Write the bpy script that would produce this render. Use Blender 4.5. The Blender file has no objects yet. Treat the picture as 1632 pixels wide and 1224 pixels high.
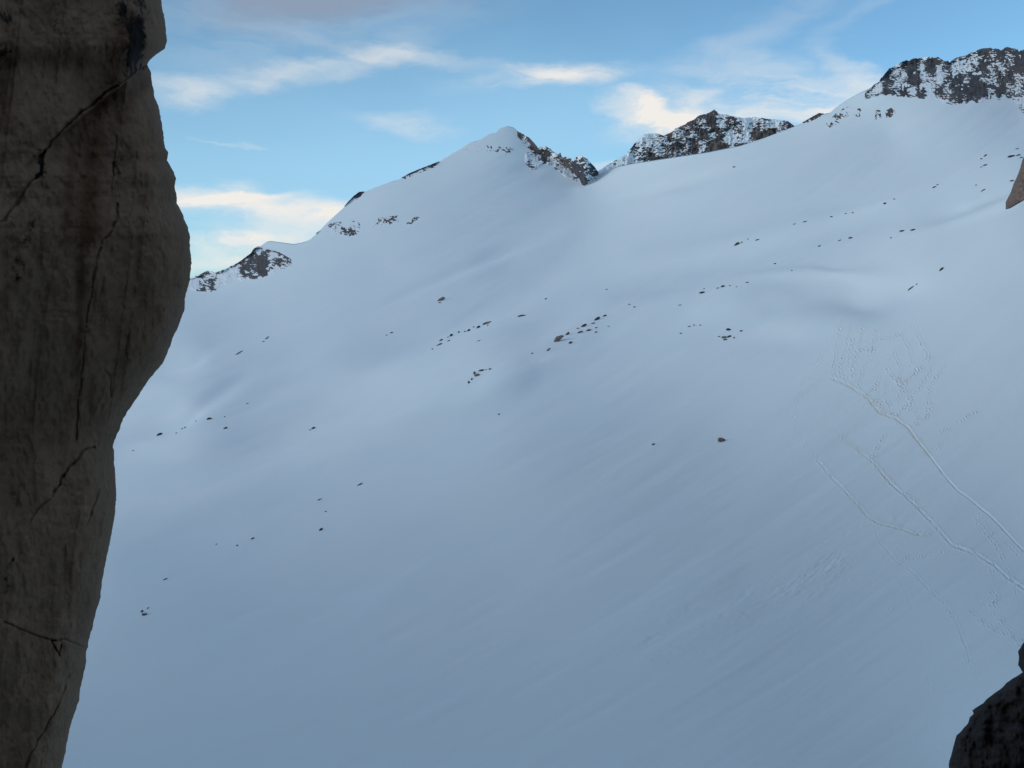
import bpy, math
import numpy as np
from mathutils import Matrix, Vector

scene = bpy.context.scene
R = math.radians

# ------------------------------------------------------------------ camera
F, CX, CY, HOR = 1500.0, 816.0, 612.0, 480.0      # focal length in photo pixels, centre, horizon row
PITCH = math.atan((CY - HOR) / F)
RIGHT = np.array([1.0, 0, 0])
FWD = np.array([0, math.cos(PITCH), -math.sin(PITCH)])
UP = np.array([0, math.sin(PITCH), math.cos(PITCH)])
cam_d = bpy.data.cameras.new("camera"); cam = bpy.data.objects.new("camera", cam_d)
scene.collection.objects.link(cam); scene.camera = cam
cam_d.sensor_width = 36.0; cam_d.lens = F / 1632.0 * 36.0
cam_d.clip_start = 0.05; cam_d.clip_end = 60000
cam.location = (0, 0, 0)
cam.rotation_euler = (math.pi / 2 - PITCH, 0, 0)

scene.view_settings.view_transform = 'Standard'
scene.view_settings.look = 'None'
scene.view_settings.gamma = 1.0
scene.view_settings.exposure = 1.44
scene.render.engine = 'CYCLES'
scene.cycles.max_bounces = 5
scene.cycles.diffuse_bounces = 3
scene.cycles.use_denoising = True

# ------------------------------------------------------------------ sky
SUN_EL, SUN_AZ = 8.0, -116.0
SKY_STRENGTH = 0.069
SUN_STRENGTH = 0.42
world = bpy.data.worlds.new("World"); scene.world = world; world.use_nodes = True
wt = world.node_tree; wn = wt.nodes; wl = wt.links
for n in list(wn): wn.remove(n)

def N(tree, kind, **kw):
    n = tree.nodes.new(kind)
    for k, v in kw.items():
        if k.startswith('i_'):
            n.inputs[int(k[2:])].default_value = v
        else:
            setattr(n, k, v)
    return n
def MATH(tree, op, a, b=None, c=None, clamp=False):
    n = tree.nodes.new('ShaderNodeMath'); n.operation = op; n.use_clamp = clamp
    for i, s in enumerate((a, b, c)):
        if s is None: continue
        if isinstance(s, (int, float)): n.inputs[i].default_value = s
        else: tree.links.new(s, n.inputs[i])
    return n.outputs[0]
def SMOOTH(tree, x, lo, hi):
    n = tree.nodes.new('ShaderNodeMapRange'); n.interpolation_type = 'SMOOTHSTEP'
    n.inputs[1].default_value = lo; n.inputs[2].default_value = hi
    tree.links.new(x, n.inputs[0]); return n.outputs[0]
def MIX(tree, fac, a, b, blend='MIX'):
    n = tree.nodes.new('ShaderNodeMix'); n.data_type = 'RGBA'; n.blend_type = blend
    for i, s in ((0, fac), (6, a), (7, b)):
        if isinstance(s, (int, float)): n.inputs[i].default_value = s
        elif isinstance(s, tuple): n.inputs[i].default_value = (*s, 1) if len(s) == 3 else s
        else: tree.links.new(s, n.inputs[i])
    return n.outputs[2]

def azel(u, v):
    d = FWD + (u - CX) / F * RIGHT - (v - CY) / F * UP
    d = d / np.linalg.norm(d)
    return math.atan2(d[0], d[1]), math.asin(d[2])

tc = N(wt, 'ShaderNodeTexCoord')
sep = N(wt, 'ShaderNodeSeparateXYZ'); wl.new(tc.outputs['Generated'], sep.inputs[0])
AZ = MATH(wt, 'ARCTAN2', sep.outputs[0], sep.outputs[1])
EL = MATH(wt, 'ARCSINE', sep.outputs[2])
sky = N(wt, 'ShaderNodeTexSky', sky_type='NISHITA', sun_disc=False)
sky.sun_elevation = R(SUN_EL); sky.sun_rotation = R(SUN_AZ)
sky.altitude = 2500; sky.air_density = 1.0; sky.dust_density = 0.6; sky.ozone_density = 1.2
comb = N(wt, 'ShaderNodeCombineXYZ'); wl.new(AZ, comb.inputs[0]); wl.new(EL, comb.inputs[1])
# soft warp so that cloud outlines are ragged
warp = N(wt, 'ShaderNodeTexNoise', i_2=7.0, i_3=5.0, i_4=0.6); warp.noise_dimensions = '3D'
mp = N(wt, 'ShaderNodeMapping'); mp.inputs['Scale'].default_value = (1.0, 2.6, 1.0)
wl.new(comb.outputs[0], mp.inputs[0]); wl.new(mp.outputs[0], warp.inputs['Vector'])
wsub = N(wt, 'ShaderNodeVectorMath', operation='SUBTRACT'); wl.new(warp.outputs['Color'], wsub.inputs[0]); wsub.inputs[1].default_value = (0.5, 0.5, 0.5)
wsc = N(wt, 'ShaderNodeVectorMath', operation='MULTIPLY'); wl.new(wsub.outputs[0], wsc.inputs[0]); wsc.inputs[1].default_value = (0.15, 0.06, 0)
wadd = N(wt, 'ShaderNodeVectorMath', operation='ADD'); wl.new(comb.outputs[0], wadd.inputs[0]); wl.new(wsc.outputs[0], wadd.inputs[1])
def blob(u, v, ru, rv, ang, amp, soft=1.0):
    a, e = azel(u, v)
    m = N(wt, 'ShaderNodeMapping', vector_type='TEXTURE')
    m.inputs['Location'].default_value = (a, e, 0)
    m.inputs['Rotation'].default_value = (0, 0, R(ang))
    m.inputs['Scale'].default_value = (ru / F, rv / F, 1)
    wl.new(wadd.outputs[0], m.inputs[0])
    ln = N(wt, 'ShaderNodeVectorMath', operation='LENGTH'); wl.new(m.outputs[0], ln.inputs[0])
    s = SMOOTH(wt, ln.outputs['Value'], 1.15, max(0.0, 1 - soft))
    return MATH(wt, 'MULTIPLY', s, amp)
def total(blobs):
    acc = None
    for b in blobs:
        s = blob(*b)
        acc = s if acc is None else MATH(wt, 'ADD', acc, s)
    return acc
def cloud_noise(scale, sx, sy, rot, detail, lo, hi):
    m = N(wt, 'ShaderNodeMapping'); m.inputs['Scale'].default_value = (sx, sy, 1); m.inputs['Rotation'].default_value = (0, 0, R(rot))
    wl.new(wadd.outputs[0], m.inputs[0])
    n = N(wt, 'ShaderNodeTexNoise', i_2=scale, i_3=detail, i_4=0.6); wl.new(m.outputs[0], n.inputs['Vector'])
    return SMOOTH(wt, n.outputs[0], lo, hi)
thick = total([(1005, 172, 75, 30, -8, 0.9, .8), (1085, 168, 80, 38, 12, 1.0, .8), (1060, 195, 120, 26, 5, .7, .9),
               (1020, 160, 60, 18, -10, .5, .8), (480, 340, 140, 36, -3, 1.0, .9), (345, 322, 90, 32, -6, 1.0, .9),
               (400, 312, 110, 10, 8, .5, 1), (290, 143, 80, 26, 0, .62, 1), (545, 350, 70, 26, 5, .5, 1)])
thin = total([(880, 125, 170, 24, 6, .6, 1), (1270, 150, 190, 55, -14, .48, 1), (1340, 105, 60, 30, -40, .32, 1),
              (640, 190, 90, 20, -4, .25, 1), (365, 220, 75, 6, -8, .3, 1), (470, 110, 260, 26, 14, .30, 1),
              (640, 90, 200, 18, -8, .26, 1), (400, 388, 170, 30, 4, .75, 1), (360, 420, 150, 16, 3, .35, 1),
              (1190, 60, 260, 40, 25, .12, 1), (1370, 20, 130, 20, 30, .08, 1), (1220, 185, 170, 26, 0, .42, 1),
              (960, 260, 70, 10, 0, .3, 1), (330, 60, 190, 70, 0, .10, 1), (560, 20, 300, 40, 5, .12, 1)])
nk = cloud_noise(8, 1, 2.2, 8, 9, .24, .60)
nt = cloud_noise(8, .8, 3.2, 16, 9, .28, .62)
general = cloud_noise(3.5, 1, 3.0, 10, 6, .55, .95)
cmask = MATH(wt, 'ADD', MATH(wt, 'MULTIPLY', MATH(wt, 'MULTIPLY', thick, nk), 1.0), MATH(wt, 'MULTIPLY', MATH(wt, 'MULTIPLY', thin, nt), 1.5))
cmask = MATH(wt, 'ADD', cmask, MATH(wt, 'MULTIPLY', general, .10), clamp=True)
greyc = MATH(wt, 'MULTIPLY', total([(490, -12, 230, 38, 0, 1.0, .8), (380, 0, 120, 50, 0, .45, 1), (1000, -330, 900, 100, 0, .4, 1)]), 1.0, clamp=True)
skymul = N(wt, 'ShaderNodeVectorMath', operation='SCALE'); wl.new(sky.outputs[0], skymul.inputs[0]); skymul.inputs['Scale'].default_value = SKY_STRENGTH
skytint = MIX(wt, 1.0, skymul.outputs[0], (0.72, 0.96, 1.06), 'MULTIPLY')
veil = total([(420, 330, 900, 330, 10, .62, 1), (900, 230, 500, 140, 10, .25, 1)])
skytint = MIX(wt, veil, skytint, (0.141, 0.247, 0.340))
wmix = MIX(wt, cmask, skytint, (0.325, 0.315, 0.30))
wmix = MIX(wt, greyc, wmix, (0.098, 0.126, 0.170))
# pale layer added overhead, out of view, to shape light on the snow
light_deck = MATH(wt, 'MULTIPLY', SMOOTH(wt, EL, R(27), R(50)), MATH(wt, 'ADD', 0.75, MATH(wt, 'MULTIPLY', cloud_noise(2.5, 1, 1.5, 20, 5, .35, .65), .25)))
light_deck = MATH(wt, 'MULTIPLY', light_deck, .5)
wmix = MIX(wt, light_deck, wmix, (0.16, 0.18, 0.20))
bg = N(wt, 'ShaderNodeBackground'); bg.inputs[1].default_value = 1.0; wl.new(wmix, bg.inputs[0])
wo = N(wt, 'ShaderNodeOutputWorld'); wl.new(bg.outputs[0], wo.inputs[0])

# ------------------------------------------------------------------ sun: just below the ridge, wide and weak
sl = bpy.data.lights.new("sun", 'SUN'); so = bpy.data.objects.new("sun", sl); scene.collection.objects.link(so)
sl.energy = SUN_STRENGTH; sl.angle = R(24); sl.color = (1.0, 0.90, 0.84)
sd = Vector((math.sin(R(SUN_AZ)) * math.cos(R(SUN_EL + 6)), math.cos(R(SUN_AZ)) * math.cos(R(SUN_EL + 6)), math.sin(R(SUN_EL + 6))))
so.rotation_euler = sd.to_track_quat('Z', 'Y').to_euler()

# ------------------------------------------------------------------ numeric helpers
def hash3(ix, iy, iz, seed):
    h = (ix.astype(np.int64) * 374761393 + iy.astype(np.int64) * 668265263 + iz.astype(np.int64) * 2147483647 + seed * 974634777) & 0xFFFFFFFF
    h = ((h ^ (h >> 13)) * 1274126177) & 0xFFFFFFFF
    h = ((h ^ (h >> 16)) * 2246822519) & 0xFFFFFFFF
    h = h ^ (h >> 13)
    return (h & 0xFFFFFF).astype(np.float64) / 0xFFFFFF
def vnoise(x, y, z=None, seed=0):
    """smooth value noise, -1..1"""
    if z is None: z = np.zeros_like(x)
    fx, fy, fz = np.floor(x), np.floor(y), np.floor(z)
    tx, ty, tz = x - fx, y - fy, z - fz
    sx, sy, sz = [t * t * t * (t * (t * 6 - 15) + 10) for t in (tx, ty, tz)]
    ix, iy, iz = fx.astype(np.int64), fy.astype(np.int64), fz.astype(np.int64)
    out = 0
    two_d = not np.any(fz) and not np.any(tz)
    for dz in ((0,) if two_d else (0, 1)):
        for dy in (0, 1):
            for dx in (0, 1):
                w = (sx if dx else 1 - sx) * (sy if dy else 1 - sy) * (1 if two_d else (sz if dz else 1 - sz))
                out = out + w * hash3(ix + dx, iy + dy, iz + dz, seed)
    return out * 2 - 1
def fbm(x, y, z=None, oct=4, gain=.5, lac=2.03, seed=0):
    a, s, t = 1.0, 0, 0
    for k in range(oct):
        s = s + a * vnoise(x, y, z, seed + k * 17); t += a
        a *= gain; x = x * lac + 3.1; y = y * lac + 1.7
        if z is not None: z = z * lac + 5.3
    return s / t
def ridged(x, y, z=None, oct=4, gain=.5, seed=0):
    a, s, t = 1.0, 0, 0
    for k in range(oct):
        s = s + a * (1 - 2 * np.abs(vnoise(x, y, z, seed + k * 13))); t += a
        a *= gain; x = x * 2.07 + 3.1; y = y * 2.07 + 1.7
        if z is not None: z = z * 2.07 + 5.3
    return s / t
def sstep(x, a, b):
    t = np.clip((x - a) / (b - a), 0, 1); return t * t * (3 - 2 * t)
def interp(x, pts):
    p = np.array(pts, float); return np.interp(x, p[:, 0], p[:, 1])
def seg_dist(u, v, pts):
    """distance in pixels to a polyline"""
    best = np.full(u.shape, 1e9)
    for (x0, y0), (x1, y1) in zip(pts[:-1], pts[1:]):
        dx, dy = x1 - x0, y1 - y0; L = dx * dx + dy * dy + 1e-9
        t = np.clip(((u - x0) * dx + (v - y0) * dy) / L, 0, 1)
        best = np.minimum(best, np.hypot(u - x0 - t * dx, v - y0 - t * dy))
    return best
def ray(u, v, d):
    u = np.asarray(u, float)[..., None]; v = np.asarray(v, float)[..., None]; d = np.asarray(d, float)[..., None]
    return d * (FWD + (u - CX) / F * RIGHT - (v - CY) / F * UP)
def resample(pts, step):
    p = np.array(pts, float); s = np.r_[0, np.cumsum(np.hypot(*np.diff(p, axis=0).T))]
    n = max(2, int(s[-1] / step) + 1); t = np.linspace(0, s[-1], n)
    return np.c_[np.interp(t, s, p[:, 0]), np.interp(t, s, p[:, 1])]
def grid_normals(P):
    du = np.gradient(P, axis=1); dv = np.gradient(P, axis=0)
    n = np.cross(du, dv); n /= np.linalg.norm(n, axis=-1, keepdims=True) + 1e-12
    return n
def grid_faces(nr, nc, wrap=False):
    r = np.arange(nr - 1)[:, None]; c = np.arange(nc if wrap else nc - 1)[None, :]
    c2 = (c + 1) % nc
    f = np.stack([r * nc + c, (r + 1) * nc + c, (r + 1) * nc + c2, r * nc + c2], -1)
    return f.reshape(-1, 4)
def make_mesh(name, verts, faces, mat, smooth=True, attrs=None, flip=False):
    verts = np.asarray(verts, np.float32).reshape(-1, 3); faces = np.asarray(faces, np.int32)
    if flip: faces = faces[:, ::-1]
    k = faces.shape[1]
    me = bpy.data.meshes.new(name)
    me.vertices.add(len(verts)); me.vertices.foreach_set('co', verts.ravel())
    me.loops.add(faces.size); me.loops.foreach_set('vertex_index', np.ascontiguousarray(faces).ravel())
    me.polygons.add(len(faces)); me.polygons.foreach_set('loop_start', np.arange(len(faces), dtype=np.int32) * k)
    me.polygons.foreach_set('use_smooth', np.full(len(faces), smooth))
    for an, av in (attrs or {}).items():
        a = me.attributes.new(an, 'FLOAT', 'POINT'); a.data.foreach_set('value', np.asarray(av, np.float32).ravel())
    me.update(calc_edges=True); me.validate()
    if mat: me.materials.append(mat)
    return me
def link(name, me, label=None, cat=None, group=None, kind=None, loc=None):
    o = bpy.data.objects.new(name, me); scene.collection.objects.link(o)
    if loc is not None: o.location = loc
    if label: o['label'] = label
    if cat: o['category'] = cat
    if group: o['group'] = group
    if kind: o['kind'] = kind
    return o

# ------------------------------------------------------------------ materials
def new_mat(name):
    m = bpy.data.materials.new(name); m.use_nodes = True
    t = m.node_tree
    for n in list(t.nodes): t.nodes.remove(n)
    b = N(t, 'ShaderNodeBsdfPrincipled'); o = N(t, 'ShaderNodeOutputMaterial'); t.links.new(b.outputs[0], o.inputs[0])
    b.inputs['Specular IOR Level'].default_value = 0.15
    return m, t, b
def noise_node(t, scale, detail=5, rough=.6, vec=None, stretch=None):
    n = N(t, 'ShaderNodeTexNoise', i_2=scale, i_3=detail, i_4=rough)
    if vec is None: vec = N(t, 'ShaderNodeTexCoord').outputs['Object']
    if stretch:
        m = N(t, 'ShaderNodeMapping'); m.inputs['Scale'].default_value = stretch; t.links.new(vec, m.inputs[0]); vec = m.outputs[0]
    t.links.new(vec, n.inputs['Vector']); return n.outputs[0]
def bump(t, h, strength, dist, b):
    n = N(t, 'ShaderNodeBump'); n.inputs['Strength'].default_value = strength; n.inputs['Distance'].default_value = dist
    t.links.new(h, n.inputs['Height']); t.links.new(n.outputs[0], b.inputs['Normal'])

SNOW = (0.80, 0.86, 0.90)
def snow_material():
    m, t, b = new_mat('snow')
    n1 = noise_node(t, .02, 6, .6); n2 = noise_node(t, 1.7, 4, .6)
    c = MIX(t, SMOOTH(t, n1, .35, .7), (0.76, .86, .90), (0.79, .865, .91))
    dirt = N(t, 'ShaderNodeAttribute', attribute_name='dust').outputs['Fac']
    c = MIX(t, dirt, c, (0.67, .61, .46))
    t.links.new(c, b.inputs['Base Color']); b.inputs['Roughness'].default_value = .75
    bump(t, n2, .25, .05, b)
    return m
M_SNOW = snow_material()

def crag_material(name, dark, brown):
    m, t, b = new_mat(name)
    att = N(t, 'ShaderNodeAttribute', attribute_name='snow').outputs['Fac']
    warm = N(t, 'ShaderNodeAttribute', attribute_name='warm').outputs['Fac']
    n = noise_node(t, .12, 6, .7)
    rock = MIX(t, warm, dark, brown)
    rock = MIX(t, SMOOTH(t, n, .3, .7), MIX(t, 1.0, rock, (.55, .55, .6), 'MULTIPLY'), rock)
    fac = SMOOTH(t, att, .42, .58)
    c = MIX(t, fac, rock, (0.80, .85, .89))
    t.links.new(c, b.inputs['Base Color']); b.inputs['Roughness'].default_value = .9
    return m
M_CRAG = crag_material('snowy_crag_rock', (.078, .084, .096), (.19, .150, .128))  # dark rock tone lifted towards blue, standing in for distance haze

def boulder_material(name, a, b_, snowy=.0):
    m, t, b = new_mat(name)
    n = noise_node(t, 3.0, 6, .7)
    c = MIX(t, SMOOTH(t, n, .35, .65), a, b_)
    if snowy:
        g = N(t, 'ShaderNodeNewGeometry'); s = N(t, 'ShaderNodeSeparateXYZ'); t.links.new(g.outputs['Normal'], s.inputs[0])
        f = SMOOTH(t, MATH(t, 'ADD', s.outputs[2], MATH(t, 'MULTIPLY', n, .3)), 1 - snowy, 1.1 - snowy)
        c = MIX(t, f, c, (.8, .85, .89))
    t.links.new(c, b.inputs['Base Color']); b.inputs['Roughness'].default_value = .9
    return m
M_DARK = boulder_material('dark_stone', (.030, .034, .040), (.070, .072, .078))
M_TAN = boulder_material('tan_granite', (.12, .10, .085), (.23, .20, .175), .12)
M_BROWN = boulder_material('brown_stone', (.13, .095, .08), (.24, .18, .15))
M_CLIFF = boulder_material('cliff_rock', (.16, .15, .135), (.25, .23, .21))

# ------------------------------------------------------------------ terrain: distance of the snow surface
SKYLINE = [(-1600, 330), (-700, 390), (0, 440), (250, 452), (290, 450), (305, 445), (335, 437), (352, 436), (380, 421), (400, 407),
 (415, 392), (425, 385), (432, 384), (445, 386), (468, 389), (480, 387), (492, 383), (505, 372), (520, 356), (545, 333), (560, 319), (575, 308),
 (600, 298), (640, 284), (665, 272), (690, 264), (715, 247), (735, 236), (748, 228), (765, 222), (778, 214), (790, 211), (796, 204), (808, 201), (819, 203),
 (827, 211), (838, 222), (850, 234), (858, 244), (880, 254), (905, 268), (920, 280), (932, 296), (940, 290), (950, 280), (965, 272), (985, 265), (1010, 260),
 (1044, 255), (1090, 248), (1130, 242), (1180, 232), (1220, 219), (1262, 203), (1280, 196), (1290, 190), (1300, 186), (1310, 182), (1322, 180),
 (1335, 169), (1350, 159), (1370, 148), (1390, 139), (1400, 133), (1410, 124), (1425, 111), (1445, 103), (1480, 97), (1510, 103), (1550, 88),
 (1600, 84), (1632, 87), (1660, 80), (1760, 66), (1900, 36), (2200, -40), (3300, -260)]
DEPTH = [(100, 1224, 88), (450, 1224, 72), (800, 1224, 62), (1200, 1224, 52), (1500, 1224, 46), (1632, 1150, 46), (1632, 1000, 62),
 (180, 900, 175), (500, 900, 145), (800, 900, 125), (1150, 900, 108), (1400, 900, 98), (1632, 860, 92),
 (180, 690, 430), (450, 690, 330), (800, 690, 225), (1150, 700, 185), (1400, 700, 155), (1632, 650, 140),
 (300, 560, 640), (550, 540, 560), (800, 530, 440), (1100, 530, 320), (1300, 520, 260), (1500, 500, 215), (1632, 450, 205),
 (300, 450, 1300), (430, 390, 1350), (600, 420, 950), (800, 400, 900), (1000, 400, 680), (1250, 380, 480), (1450, 340, 380), (1632, 260, 360),
 (600, 300, 1500), (808, 202, 1750), (700, 300, 1400), (900, 330, 1200), (935, 294, 1450), (1090, 250, 1150), (1262, 203, 1020),
 (1400, 135, 1000), (1500, 150, 900), (1632, 165, 850), (1632, 90, 900), (1420, 220, 800),
 (-1600, 330, 1300), (-700, 500, 900), (-1600, 1224, 160), (-1600, 2800, 40), (800, 2800, 14), (3300, 2800, 12), (3300, 1224, 24), (3300, 500, 90), (3300, -260, 420)]
_D = np.array(DEPTH, float); _X = _D[:, :2] / 1000.0; _Y = np.log(_D[:, 2])
def _k(r2): return 0.5 * r2 * np.log(r2 + 1e-12)
_n = len(_X)
_K = _k(((_X[:, None] - _X[None]) ** 2).sum(-1)) + 0.002 * np.eye(_n)
_Pm = np.c_[np.ones(_n), _X]
_A = np.block([[_K, _Pm], [_Pm.T, np.zeros((3, 3))]])
_W = np.linalg.solve(_A, np.r_[_Y, np.zeros(3)])
def base_depth(u, v):
    u = np.asarray(u, float) / 1000; v = np.asarray(v, float) / 1000
    out = _W[_n] + _W[_n + 1] * u + _W[_n + 2] * v
    for i in range(_n):
        out = out + _W[i] * _k((u - _X[i, 0]) ** 2 + (v - _X[i, 1]) ** 2)
    return np.exp(out)

# streak lines that run up to the right across the snow
def streak_q(u, v):
    a0, a1, u0, u1 = math.tan(R(19)), math.tan(R(36)), 300.0, 1600.0
    uu = np.clip(u, -400, 2200)
    S = a0 * uu + (a1 - a0) * np.where(uu < u0, 0, np.where(uu > u1, (u1 - u0) / 2 + (uu - u1), (uu - u0) ** 2 / (2 * (u1 - u0))))
    return v + S
def gauss_line(u, v, pts, w):
    """soft fold along a polyline that swells in the middle and dies out at both ends"""
    p = np.array(pts, float)
    p = np.vstack([p[0] + .3 * (p[0] - p[1]), p, p[-1] + .3 * (p[-1] - p[-2])])
    q_ = resample(p, w * .55); n = len(q_); t = np.linspace(0, 1, n)
    a = np.sin(math.pi * t) ** 1.3
    wu = w * (1 + .45 * vnoise(t * 5, t * 0, seed=int(abs(pts[0][0]))))
    step = np.hypot(*(q_[1] - q_[0]))
    out = np.zeros(u.shape)
    c0, c1 = np.searchsorted(u[0], [q_[:, 0].min() - 3 * w, q_[:, 0].max() + 3 * w])
    us_, vs_ = u[:, c0:c1], v[:, c0:c1]; acc = np.zeros(us_.shape)
    for (x, y), ai, wi in zip(q_, a, wu):
        m0, m1 = np.searchsorted(us_[0], [x - 3 * wi, x + 3 * wi])
        acc[:, m0:m1] += ai * np.exp(-(((us_[:, m0:m1] - x) ** 2 + (vs_[:, m0:m1] - y) ** 2) / wi ** 2))
    out[:, c0:c1] = acc * step / (w * 1.772)
    return out
# long swells and hollows seen in the snow: polyline, half width in px, height as a share of distance
SWELLS = [([(190, 700), (300, 660), (390, 602)], 14, -.0036), ([(200, 610), (260, 590), (340, 560)], 14, -.0034),
 ([(180, 730), (330, 690), (500, 655)], 18, .0022), ([(250, 760), (420, 700), (600, 640), (760, 600)], 30, -.0060),
 ([(300, 800), (560, 720), (760, 650), (900, 590)], 36, .0050),
 ([(560, 560), (700, 530), (820, 480), (900, 440)], 22, -.0045), ([(640, 470), (740, 430), (880, 370)], 10, -.0022),
 ([(690, 460), (800, 420), (900, 385)], 12, .0018), ([(600, 600), (700, 570), (850, 530), (1000, 480)], 22, .0040),
 ([(760, 590), (860, 560), (960, 505), (1100, 470), (1300, 420)], 16, .0035), ([(650, 650), (850, 600), (1000, 560)], 26, .0025),
 ([(1100, 500), (1190, 478), (1260, 462)], 24, .0045), ([(1290, 472), (1390, 468), (1480, 455)], 30, -.0075), ([(1180, 446), (1300, 434), (1430, 436)], 9, .0022),
 ([(1150, 520), (1300, 512), (1400, 505)], 20, .0020), ([(1180, 545), (1300, 540)], 26, -.0020),
 ([(980, 450), (1150, 420), (1330, 360), (1500, 320), (1632, 300)], 18, -.0030), ([(1000, 420), (1200, 380), (1420, 318), (1620, 238)], 12, .0025),
 ([(1480, 372), (1560, 342), (1700, 285)], 9, .0045), ([(1460, 355), (1540, 330), (1700, 262)], 9, -.0040),
 ([(960, 330), (1060, 300), (1200, 262)], 10, -.0016), ([(1000, 1010), (1180, 900), (1330, 830)], 22, .0012),
 ([(1000, 1060), (1200, 970), (1380, 880)], 20, .0014), ([(930, 560), (830, 600), (740, 650)], 18, .0030),
 ([(400, 900), (640, 830), (900, 720)], 60, .0050), ([(260, 1010), (500, 930), (800, 830)], 60, -.0040)]
TRAIL_MAIN = [(1325, 603), (1338, 607), (1359, 618), (1385, 636), (1401, 655), (1425, 665), (1446, 681), (1462, 702), (1480, 723), (1501.6, 752.5),
 (1527, 781.8), (1552, 800), (1578.5, 822), (1607.6, 851), (1632, 877.6), (1680, 930), (1760, 1030)]
TRAIL_MID = [(1282, 662.7), (1311, 678.5), (1343, 697), (1369, 718), (1390.6, 736.7), (1411.7, 760.6), (1433, 781.7), (1457, 802), (1475, 822),
 (1493.8, 843), (1517.6, 869.7), (1538.8, 876), (1562.6, 885.6), (1583.7, 898.8), (1602, 917), (1623.5, 930.6), (1660, 960)]
TRAIL_LEFT = [(1345, 505), (1319, 554), (1298, 586), (1279, 615), (1265, 644), (1263.5, 675.8), (1276.8, 702), (1303, 732.8), (1324, 758),
 (1358.8, 796), (1369, 806), (1385, 824.7), (1406, 835), (1438, 843), (1456.8, 852.5), (1480, 854)]
TRAIL_LOW = [(1393, 832.7), (1398.5, 859), (1427.6, 893.5), (1451.5, 909), (1480.6, 938.5), (1509.7, 965), (1528, 999), (1541.5, 1039), (1550, 1076)]
TRAIL_THIN = [(1427.6, 914.7), (1448.8, 951.7), (1464.7, 1007), (1475, 1041.7), (1474, 1073), (1483, 1093), (1478, 1151), (1486, 1187), (1502, 1201)]
PRINTS = [[(1342, 512), (1332, 560), (1327, 590), (1330, 604)], [(1356, 520), (1346, 560), (1338, 590), (1350, 608)],
 [(1480, 567), (1484, 586), (1464.6, 617.6), (1446, 641), (1433, 660)], [(1507, 578), (1480.5, 617.6), (1480.5, 638.8), (1475, 668)],
 [(1478, 570), (1454, 596), (1438, 612), (1432, 640)], [(1396, 612), (1398, 631), (1390, 644)], [(1411.7, 607), (1411.7, 633), (1420, 652)],
 [(1487, 644), (1486, 657), (1472, 670)], [(1446, 649), (1464, 665), (1456.7, 681)], [(1390.6, 556.8), (1380, 583), (1372, 600), (1366, 618)],
 [(1396, 527.7), (1390.6, 557)], [(1411, 586), (1422, 599), (1443, 623), (1454, 644)], [(1438, 533), (1448.8, 559), (1454, 578)],
 [(1459, 525), (1472.6, 556.8), (1482, 570)], [(1370, 560), (1391, 556)], [(1360, 540), (1352, 575), (1360, 600)],
 [(1409, 694), (1396, 718), (1390, 731)], [(1420, 600), (1440, 606), (1450, 632), (1444, 655)], [(1400, 640), (1412, 655), (1430, 662)],
 [(1376, 520), (1368, 556), (1358, 590)], [(1404, 540), (1426, 536), (1438, 533)], [(1455, 597), (1470, 585)],
 [(1380, 632), (1392, 618), (1404, 600)], [(1425, 560), (1435, 590), (1432, 612)], [(1448, 520), (1470, 520)],
 [(1556, 822), (1562, 845), (1576, 856), (1590, 868), (1598, 890)], [(1562, 816), (1570, 840), (1586, 852)], [(1570, 893), (1580, 908), (1583, 926)],
 [(1578, 944), (1592, 946), (1586, 960), (1574, 968)], [(1583, 960), (1592, 972), (1584, 984)], [(1605, 905), (1616, 925), (1620, 950)], [(1600, 860), (1622, 882)],
 [(1545, 970), (1566, 990), (1580, 1004), (1600, 1010), (1630, 1020)], [(1590, 985), (1606, 1000), (1618, 1018), (1626, 1030)],
 [(1500, 880), (1470, 888), (1440, 890)], [(1500, 690), (1530, 672), (1556, 655)], [(1512, 700), (1490, 716)]]

fine = np.arange(1236, 1650, 1.25); mid_u = np.arange(-20, 1236, 3.0)
lo_u = -20 - np.cumsum(3.0 * 1.095 ** np.arange(44)); hi_u = 1650 + np.cumsum(1.5 * 1.11 ** np.arange(46))
U1 = np.concatenate([lo_u[::-1], mid_u, fine, hi_u]); U1 = U1[(U1 > -1600) & (U1 < 3300)]
VB = 1290.0
t_main = np.linspace(0, 1, 720)
low_v = VB + np.cumsum(2.0 * 1.12 ** np.arange(38)); low_v = low_v[low_v < 2800]
vs = interp(U1, SKYLINE)
vs = vs + sstep(U1, 500, 640) * sstep(-U1, -830, -780) * .9 * ridged(U1 / 22, U1 * 0, oct=3, gain=.7, seed=77)
Vg = np.concatenate([vs[None] + (VB - vs[None]) * t_main[:, None], np.repeat(low_v[:, None], len(U1), 1)], 0)
Ug = np.repeat(U1[None], Vg.shape[0], 0)
Dg = base_depth(Ug, Vg)
Pg = ray(Ug, Vg, Dg)
tap = sstep(Vg - vs[None], 2, 40)
q = streak_q(Ug, Vg)
h = np.zeros_like(Ug)
for pts, w, amp in SWELLS:
    h += 1.35 * amp * Dg * gauss_line(Ug, Vg, pts, w)
h += Dg * .0021 * fbm(Ug / 300, q / 60, oct=4, seed=3)
h += Dg * .0006 * fbm(Ug / 220, q / 26, oct=3, seed=7)
h += Dg * .00034 * fbm(Ug / 160, q / 15, oct=3, seed=8) * sstep(Vg, 250, 500)
h += Dg * .00007 * fbm(Ug / 60, q / 4.0, oct=3, seed=11) * sstep(Vg, 520, 800)
# patches of wind ripples
patch = sstep(fbm(Ug / 180, q / 60, oct=2, seed=31), 0.0, .5)
h += Dg * .00009 * patch * vnoise(Ug / 24, q / 2.6, seed=33) * sstep(Vg, 600, 800)
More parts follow.
